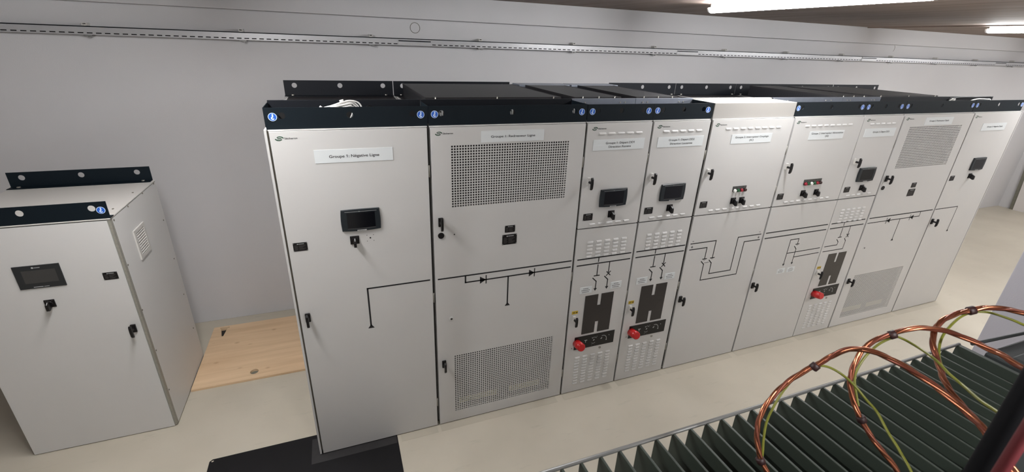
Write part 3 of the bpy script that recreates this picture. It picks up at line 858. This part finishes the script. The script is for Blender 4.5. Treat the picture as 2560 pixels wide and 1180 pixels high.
C6, _, D6 = disconnector_cabinet('cabinet with a six-lamp row, lettered Groupe 2: Interrupteur Alimentation', 0.805, 3.653, 4.440,
    [('Groupe 2: Interrupteur Alimentation', 4.049, 2.068, .366, .0135), ('(SE)', 4.050, 2.044, .042, .0135)], 0.011)
lamp_row(C6, 3.941, 1.650, 1.689, .035, ['redlamp','greenlamp','whitelamp','greenlamp','redlamp','blacklamp'])
rotary_switch(C6, 3.967, 1.5705); rotary_switch(C6, 4.1265, 1.5695, deep=.038)
mb = MB()
mb.stroke([(3.671,1.2335),(4.418,1.2360)], LW, YM); mb.stroke([(3.672,1.1835),(4.417,1.1865)], LW, YM)
mb.stroke([(4.098,1.082),(4.098,1.1335),(3.9965,1.1335),(3.9965,.895)], LW*.8, YM); arrow_down(mb, 3.995, .872)
mb.stroke([(4.0775,1.0805),(4.119,1.0805)], LW*.8, YM); mb.ring(4.098,1.0795,.0085,.0118,YM,0,14,-PI,0)
mb.stroke([(4.0695,1.061),(4.099,1.031),(4.099,.900)], LW*.8, YM); arrow_down(mb, 4.100, .874)
mb.stroke([(4.0,1.0005),(4.415,1.003)], LW*.8, YM); mb.stroke([(4.1,.950),(4.418,.9535)], LW*.8, YM)
obj('mimic_diagram', mb, 'ink', D6)
small_tag(C6, 3.938, 4.031, .801, .847); small_tag(C6, 4.0615, 4.158, .798, .8475)
lifting_angle(C6, 3.6200, 4.421, [3.688,4.009,4.333], [3.648,4.374])
trough(C6, 3.6200, 4.4215, False, False, 'zinc')
rear_bracket(C6, 3.642, 4.442, [3.719,4.043,4.371])

# 7 -- feeder of the second group
def mimic7(mb):
    mb.stroke([(4.475,1.235),(4.925,1.2365)], LW, YM); mb.stroke([(4.475,1.1860),(4.923,1.187)], LW, YM)
    mb.stroke([(4.648,1.235),(4.648,1.200)], LW*.8, YM); mb.stroke([(4.648,1.172),(4.648,1.086)], LW*.8, YM)
    mb.stroke([(4.6265,1.082),(4.671,1.083)], LW*.85, YM)
    mb.stroke([(4.619,1.062),(4.6475,1.034),(4.6445,1.0045),(4.480,1.0035)], LW*.8, YM)
    mb.stroke([(4.752,1.186),(4.752,1.100)], LW*.8, YM)
    mb.stroke([(4.737,1.104),(4.767,1.073)], LW*.8, YM); mb.stroke([(4.767,1.104),(4.737,1.073)], LW*.8, YM)
    mb.stroke([(4.724,1.062),(4.7485,1.034),(4.7465,.952),(4.478,.952)], LW*.8, YM)
C7, D7 = feeder_cabinet('narrow cabinet lettered Groupe 2: Départ, with the farthest red knob', 2.627, 4.451, 4.951,
    [('Groupe 2: Départ DD3', 4.711, 2.059, .213, .0135)], False, mimic7, 0.018)
lifting_angle(C7, 4.4235, 4.9215, [4.492,4.665,4.832], [4.448,4.874])
trough(C7, 4.4235, 4.9215, False, False, 'zinc')
rear_bracket(C7, 4.447, 4.945, [4.522,4.695,4.87])
vent_cover(C7, 4.512, 4.905, 0.325, 1.30)
# 8 -- rectifier of the second group
C8 = rectifier_cabinet('wide cabinet with two grilles towards the far right end, lettered Groupe 2: Redresseur', 4.959+0.013, 5.980,
                       [('Groupe 2: Redresseur Dépôt', 5.4735, 2.1370, 0.288, 0.0135)], True)
lifting_angle(C8, 4.9245, 5.924, [4.995,5.43,5.86], [4.954,5.899])
trough(C8, 4.9245, 5.924, False, False, 'rear')
rear_bracket(C8, 4.950, 5.955, [5.02,5.45,5.88])
vent_cover(C8, 5.015, 5.945, 0.325, 1.25)
# 9 -- negative of the second group
C9 = tall_cabinet('tall grey cabinet at the far right end of the row with one operator panel', 5.998,
                  [('Groupe 2: Négative Dépôt', 5.998+0.412, 2.061, 0.266, 0.0135)], True, 6.785, 'right')
lifting_angle(C9, 5.9275, 6.745, [6.005,6.325,6.665], [5.971,6.722])
trough(C9, 5.9275, 6.66, False, False, 'rear')
rear_bracket(C9, 5.97, 6.78, [6.05,6.38,6.72])

# ------------------------------------------------------------------ the low cabinet at the left
Y0 = 0.6
LCB = thing('low_cabinet', 'low light grey cabinet standing alone at the left edge', 'electrical cabinet', (-1.395, 1.02, 0))
mb = MB()
mb.box(-1.802,-1.790,.632,1.435,.012,1.606).box(-1.002,-.990,.632,1.435,.012,1.606).box(-1.790,-1.002,1.425,1.435,.012,1.606).box(-1.790,-1.002,.632,1.425,.012,.02)
obj('carcass', mb, 'cab', LCB)
obj('corner_profile', MB().box(-1.0045,-.9905,Y0+.004,.632,.012,1.606).box(-1.801,-1.787,Y0+.004,.632,.012,1.606), 'profile', LCB, label='grey galvanised corner profile')
obj('plinth', MB().box(-1.79,-1.01,Y0+.02,1.42,.001,.0119), 'seal', LCB)
obj('top_seal', MB().box(-1.795,-1.0,Y0+.006,Y0+.03,1.604,1.6085), 'seal', LCB)
obj('roof_plate', MB().box(-1.804,-.987,Y0,1.438,1.609,1.617), 'cabtop', LCB, bevel=0.002)
DL = door(LCB, -1.798, -1.006, .006, 1.6035, y=Y0)
mbx = MB().box(-1.508,-1.2935,Y0-.006,Y0-.0001,1.221,1.368)
HP = obj('operator_panel', mbx, 'bezel2', LCB, bevel=0.0015)
obj('screen', MB().box(-1.474,-1.3195,Y0-.0066,Y0-.0061,1.2555,1.3375), 'screen2', HP)
pr = MB().disc(-1.417,1.354,.0055,Y0-.0066,0,12).quad(-1.41,-1.383,1.3515,1.3555,Y0-.0066).quad(-1.444,-1.400,1.2285,1.2325,Y0-.0066).quad(-1.396,-1.372,1.2285,1.2315,Y0-.0066)
obj('bezel_print', pr, 'greyink', HP)
rotary_switch(LCB, -1.4045, 1.1115, y=Y0)
rating_plate(LCB, -1.1125, -1.039, 1.2225, 1.2725, y=Y0)
t_handle(LCB, -1.049, .862, y=Y0)
la = MB(); plate_xz(la, [rect(-1.79,-.984,1.6175,1.722)] + [circ(x,1.6835,.0185) for x in (-1.702,-1.380,-1.058)], Y0+.002, Y0+.006)
la.box(-1.79,-.984,Y0+.006,Y0+.05,1.6175,1.6215)
LA = obj('lifting_angle', la, 'navy', LCB); hook_sticker(LA, -1.017, 1.670, Y0+.0014, .0215)
rb = MB(); plate_xz(rb, [rect(-1.808,-1.000,1.6175,1.722)] + [circ(x,1.6835,.0185) for x in (-1.734,-1.408,-1.082)], 1.430, 1.434)
rb.box(-1.808,-1.000,1.375,1.430,1.6175,1.6215)
RB = obj('rear_lifting_angle', rb, 'navy', LCB)
for x in (-1.755,-1.05): obj('bolt', MB().cyl((x,1.405,1.6215),(x,1.405,1.628),.011,6), 'screw', RB)
# side ventilation grille and panel screws on the right flank
XS = -.990
def side_box(mb, y0, y1, z0, z1, a, b, m=0): return mb.box(XS+a, XS+b, y0, y1, z0, z1, m)
vg = MB()
side_box(vg,.832,1.020,1.415,1.438,0,.008); side_box(vg,.832,1.020,1.234,1.258,0,.008); side_box(vg,.832,.860,1.258,1.415,0,.008); side_box(vg,.998,1.020,1.258,1.415,0,.008)
side_box(vg,.860,.998,1.258,1.415,.0002,.0012,1)
VG = obj('side_vent_grille', vg, ['cabtop','seal'], LCB, label='pale louvred vent on the flank')
for k in range(9):
    zc = 1.268+k*.0172; s_ = MB()
    s_.add([(XS+.0075,.860,zc-.004),(XS+.0075,.998,zc-.004),(XS+.0015,.998,zc+.006),(XS+.0015,.860,zc+.006),
            (XS+.0062,.860,zc-.0052),(XS+.0062,.998,zc-.0052),(XS+.0002,.998,zc+.0048),(XS+.0002,.860,zc+.0048)],
           [(0,1,2,3),(7,6,5,4),(0,4,5,1),(1,5,6,2),(2,6,7,3),(3,7,4,0)])
    obj('slat', s_, 'cabtop', VG)
for y, z in ((.645,1.59),(.878,1.597),(1.152,1.6),(1.392,1.6),(1.386,1.313),(1.381,.988),(1.374,.668),(.638,1.292),(.632,.966),(.64,.64),(.64,.3),(1.374,.34)):
    obj('screw', MB().cyl((XS,y,z),(XS+.003,y,z),.0055,8), 'dullscrew', LCB)
for x, y in ((-1.03,.78),(-1.03,1.12)): obj('screw', MB().cyl((x,y,1.617),(x,y,1.620),.006,8), 'dullscrew', LCB)

# ------------------------------------------------------------------ floor pieces
bw = MB()
tee = [(-.930,1.826),(-.850,1.826),(-.850,1.842),(-.930,1.842)]
wedge = [(-.918,1.818),(-.866,1.818),(-.880,1.690),(-.894,1.690)]
plate_xy(bw, [rect(-.984,-.035,.962,1.866), circ(-.545,1.053,.032), tee, wedge], .001, .020)
WB = tag(obj('floor_hatch_board', bw, 'pine', loc=(-.51,1.41,0)), 'pale pine board on the floor between the low cabinet and the row', 'wooden board')
obj('slot_shade', MB().add([(p[0],p[1],.0012) for p in tee],[(0,1,2,3)]).add([(p[0],p[1],.0012) for p in wedge],[(0,1,2,3)]), 'seal', WB, label='dark sheet painted as shade in the slots')  # dark sheet under the slots stands in for their unlit depth
obj('hole_bottom', MB().add([(-.545+.034*math.cos(2*PI*k/24),1.053+.034*math.sin(2*PI*k/24),.0012) for k in range(24)],[tuple(range(24))]), 'boardedge', WB)
bm_ = MB()
plate_xy(bm_, [[(-.711,-.80),(.497,-.80),(.497,.06),(.12,.187),(-.695,.187),(-.711,.172)], circ(-.693,.172,.008,12)], .0003, .0040)
FP = obj('floor_plate', bm_, 'mat', loc=(0,-.3,0)); tag(FP, 'black floor plate under the front corner of the first cabinet', 'floor plate')
obj('edge_strip', MB().box(-.075,-.0225,-.070,.15,.0041,.0048).box(-.0225,.49,-.070,-.004,.0041,.0048), 'tape', FP, label='greyish dusty strip around the cabinet foot')

# ------------------------------------------------------------------ loose cables in the troughs
def cat(pts): return spline(pts, 8)
wc = thing('cable_coil', 'bundle of white cable looping out of the top of the first cabinet', 'cable', (.38,.12,2.222))
mbw = MB()
for k,(h,x1_,dy) in enumerate(((.337,.462,0),(.330,.448,.012),(.325,.440,-.012),(.318,.425,.02),(.313,.418,-.02))):
    mbw.tube(cat([(.262+.012*k,.10+dy,2.300-.004*k),(.315,.10+dy,2.314-.002*k),(.36,.10+dy,2.0+h-.008),(.405,.11+dy,2.0+h),(x1_-.015,.12+dy,2.0+h-.012),(x1_,.12+dy,2.292),(x1_-.02,.12+dy,2.245),(.38,.13+dy,2.231),(.29,.13+dy,2.240)]), .0042, 8)
obj('white_loops', mbw, 'whitecable', wc)
obj('connector', MB().tube([(.250,.098,2.308),(.262,.10,2.300)],.0075,10).tube([(.352,.105,2.334),(.372,.105,2.340)],.006,10), 'whitecable', wc)
bc = thing('cable_coil', 'small black cable coil beside the white bundle on the first cabinet', 'cable', (.50,.12,2.222))
mbb = MB()
for k in range(3):
    mbb.tube(cat([(.475+.006*k,.09,2.285),(.490,.10,2.307-.004*k),(.508,.11,2.311-.004*k),(.524,.12,2.300-.004*k),(.528,.125,2.275),(.505,.12,2.228),(.48,.10,2.240),(.472+.006*k,.09,2.27)]), .0028, 8)
obj('black_loops', mbb, 'blackcable', bc); obj('connector', MB().tube([(.500,.095,2.303),(.512,.095,2.296)],.005,8), 'screw', bc)
wr = thing('cable_coil', 'white cable end poking out of the trough near the far right cabinet', 'cable', (5.78,.12,2.2215))
obj('white_loops', MB().tube(cat([(5.70,.11,2.24),(5.73,.11,2.30),(5.765,.11,2.316),(5.79,.115,2.319),(5.80,.12,2.29),(5.78,.13,2.227)]),.005,8).box(5.775,5.80,.10,.12,2.302,2.325), 'whitecable', wr)
br = thing('cable_coil', 'thick black and white cable lying over the top of the last cabinet', 'cable', (6.3,.13,2.2215))
obj('black_loops', MB().tube(cat([(5.86,.205,2.235),(5.90,.205,2.300),(6.05,.205,2.318),(6.30,.20,2.321),(6.52,.20,2.323),(6.60,.20,2.321)]),.008,10), 'blackcable', br)
obj('white_loops', MB().tube(cat([(6.08,.12,2.235),(6.09,.12,2.295),(6.17,.12,2.313),(6.25,.12,2.316),(6.35,.12,2.312),(6.41,.12,2.306),(6.45,.12,2.25),(6.42,.12,2.229)]),.006,10), 'whitecable', br)

# ------------------------------------------------------------------ board leaning at the far end wall
lb = MB()
vs = [(12.27,1.735,.001),(12.30,1.775,.001),(12.30,1.30,.001),(12.27,1.26,.001)]
A = [(12.545,1.79,.001),(12.565,1.79,.001),(12.565,1.02,.001),(12.545,1.02,.001)]
B = [(12.572,1.93,1.9),(12.592,1.93,1.9),(12.592,1.16,1.9),(12.572,1.16,1.9)]
lb.add(A+B, [(0,3,2,1),(4,5,6,7),(2,6,5,1),(3,7,6,2),(0,4,7,3)], 0)
lb.add(A+B, [(0,1,5,4)], 1)
A2 = [(12.556,1.85,.001),(12.568,1.85,.001),(12.568,1.791,.001),(12.556,1.791,.001)]  # narrow dark slab added along the board's left side
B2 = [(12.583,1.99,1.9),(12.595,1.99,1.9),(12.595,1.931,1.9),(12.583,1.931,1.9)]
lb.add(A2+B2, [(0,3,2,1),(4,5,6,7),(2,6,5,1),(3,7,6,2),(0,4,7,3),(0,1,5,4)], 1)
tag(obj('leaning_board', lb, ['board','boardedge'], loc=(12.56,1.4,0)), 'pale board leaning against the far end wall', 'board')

# ------------------------------------------------------------------ transformer with cooling fins, bottom right
TR = thing('transformer', 'dark green finned transformer in the lower right foreground', 'transformer', (1.45,-2.6,0))
fx = [.52,.577,.633,.690,.746,.800,.856,.912,.972,1.027,1.083,1.140,1.196,1.250,1.308,1.363,1.420,1.479,1.538,1.598,1.656,1.711,1.767,1.823,1.880,1.935,1.993,2.050,2.106,2.164,2.218,2.272,2.36]
YF = -1.877; ZT = 1.70; YT = -2.215
for i, x in enumerate(fx):
    w = .0035 if i < len(fx)-1 else .009
    pr = [(YF,.42),(YF,ZT-.006),(YF-.004,ZT),(YT,ZT),(YT,.42)]
    n = 5; vs = [(x-w,a,b) for a,b in pr]+[(x+w,a,b) for a,b in pr]
    f = MB().add(vs, [tuple(range(n)), tuple(range(2*n-1,n-1,-1))]+[(k,n+k,n+(k+1)%n,(k+1)%n) for k in range(n)])
    obj('cooling_fin', f, 'fin', TR, bevel=0.0012)
obj('tie_rod', MB().cyl((.48,YF+.0005,ZT-.001),(2.37,YF+.0005,ZT-.001),.0052,10), 'rod', TR)
obj('tie_rod', MB().cyl((.48,YF+.010,.62),(2.37,YF+.010,.62),.0072,10), 'rod', TR)
obj('tank', MB().box(.46,2.42,-3.25,YT-.0005,.12,1.69), 'tank', TR, bevel=.006)
obj('tank_lid', MB().box(.44,2.44,-3.28,YT-.012,1.691,1.712), 'tank', TR, bevel=.003)
for x in [.55+.16*k for k in range(12)]:
    obj('bolt', MB().cyl((x,YT-.034,1.712),(x,YT-.034,1.724),.010,6), 'screw', TR)
obj('base_skid', MB().box(.6,.72,-3.2,-2.25,.001,.1195).box(2.15,2.27,-3.2,-2.25,.001,.1195), 'tank', TR)
obj('terminal_box', MB().box(2.445,2.86,-2.75,-1.925,.9,1.68).box(2.46,2.60,-2.70,-1.985,1.681,1.70), 'tank', TR, bevel=.006)
obj('lid_clip', MB().box(2.262,2.305,-2.205,-2.075,1.7005,1.716), 'zinc', TR, bevel=.002)
obj('bushing_cable', MB().tube([(1.09,-2.393,1.7125),(1.09,-2.393,2.75)], .0155, 20), 'blackcable', TR, label='thick black upright cable')
obj('bushing_cable', MB().tube([(.98,-2.4316,1.7125),(.98,-2.4316,2.75)], .0065, 12), 'busred', TR, label='thin dark red upright cable')
hd = thing('conduit', 'thin dark conduit running from the fins to the grey partition wall', 'conduit', (3.2,-1.9,1.7))
obj('pipe', MB().tube([(2.415,-1.893,1.7),(2.706,-1.915,1.7),(3.3,-1.93,1.7),(3.999,-1.935,1.7)], .006, 10), 'tank', hd)
obj('end_flange', MB().cyl((3.985,-1.935,1.7),(3.9995,-1.935,1.7),.02,14), 'rod', hd)

# earthing leads: twisted copper plus a yellow-green wire, taped together
copper1 = [[1.199,-2.121,1.7125],[1.175,-2.078,1.756],[1.166,-2.058,1.791],[1.166,-2.04,1.83],[1.176,-2.028,1.865],[1.2,-2.021,1.902],[1.239,-2.019,1.939],[1.271,-2.028,1.973],[1.292,-2.038,1.996],[1.312,-2.047,2.018],[1.324,-2.062,2.046],[1.334,-2.081,2.064],[1.341,-2.103,2.073],[1.35,-2.13,2.075],[1.35,-2.164,2.077],[1.355,-2.203,2.072],[1.344,-2.246,2.071],[1.33,-2.289,2.067],[1.305,-2.327,2.065],[1.24,-2.42,2.03],[1.22,-2.47,1.9],[1.22,-2.48,1.716]]
copper2 = [[1.478,-2.225,1.722],[1.446,-2.183,1.785],[1.419,-2.155,1.822],[1.407,-2.125,1.852],[1.394,-2.106,1.882],[1.394,-2.081,1.914],[1.394,-2.065,1.948],[1.408,-2.054,1.984],[1.433,-2.048,2.019],[1.456,-2.056,2.046],[1.479,-2.068,2.064],[1.5,-2.081,2.08],[1.527,-2.099,2.09],[1.543,-2.126,2.097],[1.55,-2.162,2.1],[1.541,-2.203,2.104],[1.518,-2.25,2.111],[1.47,-2.33,2.10],[1.42,-2.42,1.95],[1.40,-2.45,1.714]]
copper3 = [[1.33,-2.46,1.716],[1.335,-2.42,1.95],[1.352,-2.342,2.02],[1.373,-2.298,2.033],[1.398,-2.261,2.034],[1.424,-2.224,2.035],[1.459,-2.189,2.038],[1.499,-2.156,2.044],[1.517,-2.132,2.06],[1.544,-2.111,2.078],[1.574,-2.102,2.099],[1.621,-2.103,2.112],[1.657,-2.113,2.122],[1.68,-2.128,2.133],[1.692,-2.152,2.141],[1.687,-2.182,2.15],[1.685,-2.214,2.153],[1.67,-2.30,2.10],[1.66,-2.36,1.9],[1.66,-2.37,1.714]]
wire1 = [[1.218,-2.118,1.702],[1.186,-2.069,1.745],[1.188,-2.05,1.788],[1.201,-2.031,1.841],[1.219,-2.024,1.885],[1.247,-2.018,1.924],[1.274,-2.021,1.964],[1.297,-2.033,1.986],[1.323,-2.041,1.989],[1.35,-2.057,1.978],[1.358,-2.088,1.968],[1.363,-2.122,1.949],[1.362,-2.15,1.938],[1.348,-2.187,1.921],[1.335,-2.224,1.907],[1.314,-2.274,1.882],[1.30,-2.33,1.80],[1.30,-2.35,1.714]]
wire2 = [[1.406,-2.095,1.892],[1.409,-2.078,1.919],[1.415,-2.062,1.947],[1.427,-2.055,1.973],[1.451,-2.051,2.001],[1.47,-2.057,2.031],[1.492,-2.068,2.051],[1.509,-2.075,2.049],[1.507,-2.11,2.049],[1.472,-2.160,2.060],[1.446,-2.198,2.060],[1.425,-2.234,2.062],[1.365,-2.280,2.085],[1.335,-2.314,2.098],[1.300,-2.341,2.113],[1.300,-2.40,2.09],[1.38,-2.46,2.0],[1.44,-2.52,1.716]]
wire3 = [[1.509,-2.169,2.024],[1.538,-2.139,2.038],[1.57,-2.118,2.06],[1.602,-2.109,2.081],[1.644,-2.105,2.101],[1.674,-2.112,2.112],[1.692,-2.128,2.118],[1.685,-2.157,2.125],[1.681,-2.19,2.127],[1.70,-2.26,2.11],[1.72,-2.33,1.9],[1.72,-2.34,1.714]]
def twisted(path, r, offs, turns, phase, n=9):
    P = spline(path, 10); out = []; L = 0; up = Vector((0,0,1))
    for i, p in enumerate(P):
        t = (P[min(i+1,len(P)-1)]-P[max(i-1,0)]).normalized()
        a = t.cross(up)
        if a.length < 1e-4: a = t.cross(Vector((1,0,0)))
        a.normalize(); u = a.cross(t).normalized()
        if i: L += (p-P[i-1]).length
        th = phase+2*PI*L/turns
        out.append(p+a*math.cos(th)*offs+u*math.sin(th)*offs)
    return MB().tube(out, r, n)
def lead(label, cp, wp, ties, loc):
    t = thing('earthing_lead', label, 'cable', loc, 'copper earthing leads over the transformer')
    for k in range(3):
        obj('copper_strand', twisted(cp, .0039, .0026, .15, k*2*PI/3), 'copper' if k != 1 else 'sheath', t)
    obj('earth_wire', MB().tube(spline(wp,10), .0028, 10), 'earth', t, label='yellow-green earth wire')
    for (x,y,z), d in ties:
        v = Vector(d).normalized()*.006
        p = Vector((x,y,z))
        obj('tape', MB().tube([p-v*1.3,p-v,p+v,p+v*1.3],[.0075,.0100,.0100,.0075],14), 'tie', t)
lead('lowest and leftmost copper earthing lead with its yellow-green wire, nearest the camera', copper1, wire1, [((1.292,-2.038,1.993),(.5,-.2,.8)),((1.168,-2.066,1.772),(-.3,.4,.8))], (1.2,-2.12,1.70))
lead('middle one of the three arching copper earthing leads with yellow-green wire', copper2, wire2, [((1.480,-2.068,2.061),(.7,-.4,.5)),((1.398,-2.114,1.872),(-.3,.4,.8))], (1.47,-2.22,1.70))
lead('rightmost copper earthing lead, arching towards the grey partition wall', copper3, wire3, [((1.657,-2.112,2.120),(.8,-.3,.3))], (1.55,-2.2,1.70))

# ------------------------------------------------------------------ world, camera, view
w = bpy.data.worlds.new('room ambience'); SC.world = w; w.use_nodes = True
w.node_tree.nodes['Background'].inputs['Color'].default_value = (0.9, 0.95, 1.0, 1)
w.node_tree.nodes['Background'].inputs['Strength'].default_value = 0.02

cd = bpy.data.cameras.new('camera'); cam = bpy.data.objects.new('camera', cd); COL.objects.link(cam)
cd.sensor_fit = 'HORIZONTAL'; cd.sensor_width = 36.0; cd.lens = 36.0*1137.284/2560.0
cd.clip_start = 0.02; cd.clip_end = 100
R_ = ((0.93512466,-0.35248974,0.03595611),(-0.10690354,-0.37743558,-0.91984456),(0.33780689,0.8563255,-0.39063172))
rot = Matrix((R_[0], tuple(-v for v in R_[1]), tuple(-v for v in R_[2]))).transposed()
cam.matrix_world = Matrix.Translation((0.31534294,-2.57745809,2.65582483)) @ rot.to_4x4()
cd.dof.use_dof = True; cd.dof.focus_distance = 3.2; cd.dof.aperture_fstop = 6.0
SC.camera = cam
vs_ = SC.view_settings
vs_.view_transform = 'Standard'; vs_.look = 'None'; vs_.exposure = 0.70; vs_.gamma = 1.0; vs_.use_curve_mapping = False
SC.cycles.use_denoising = True
SC.cycles.max_bounces = 8; SC.cycles.diffuse_bounces = 5
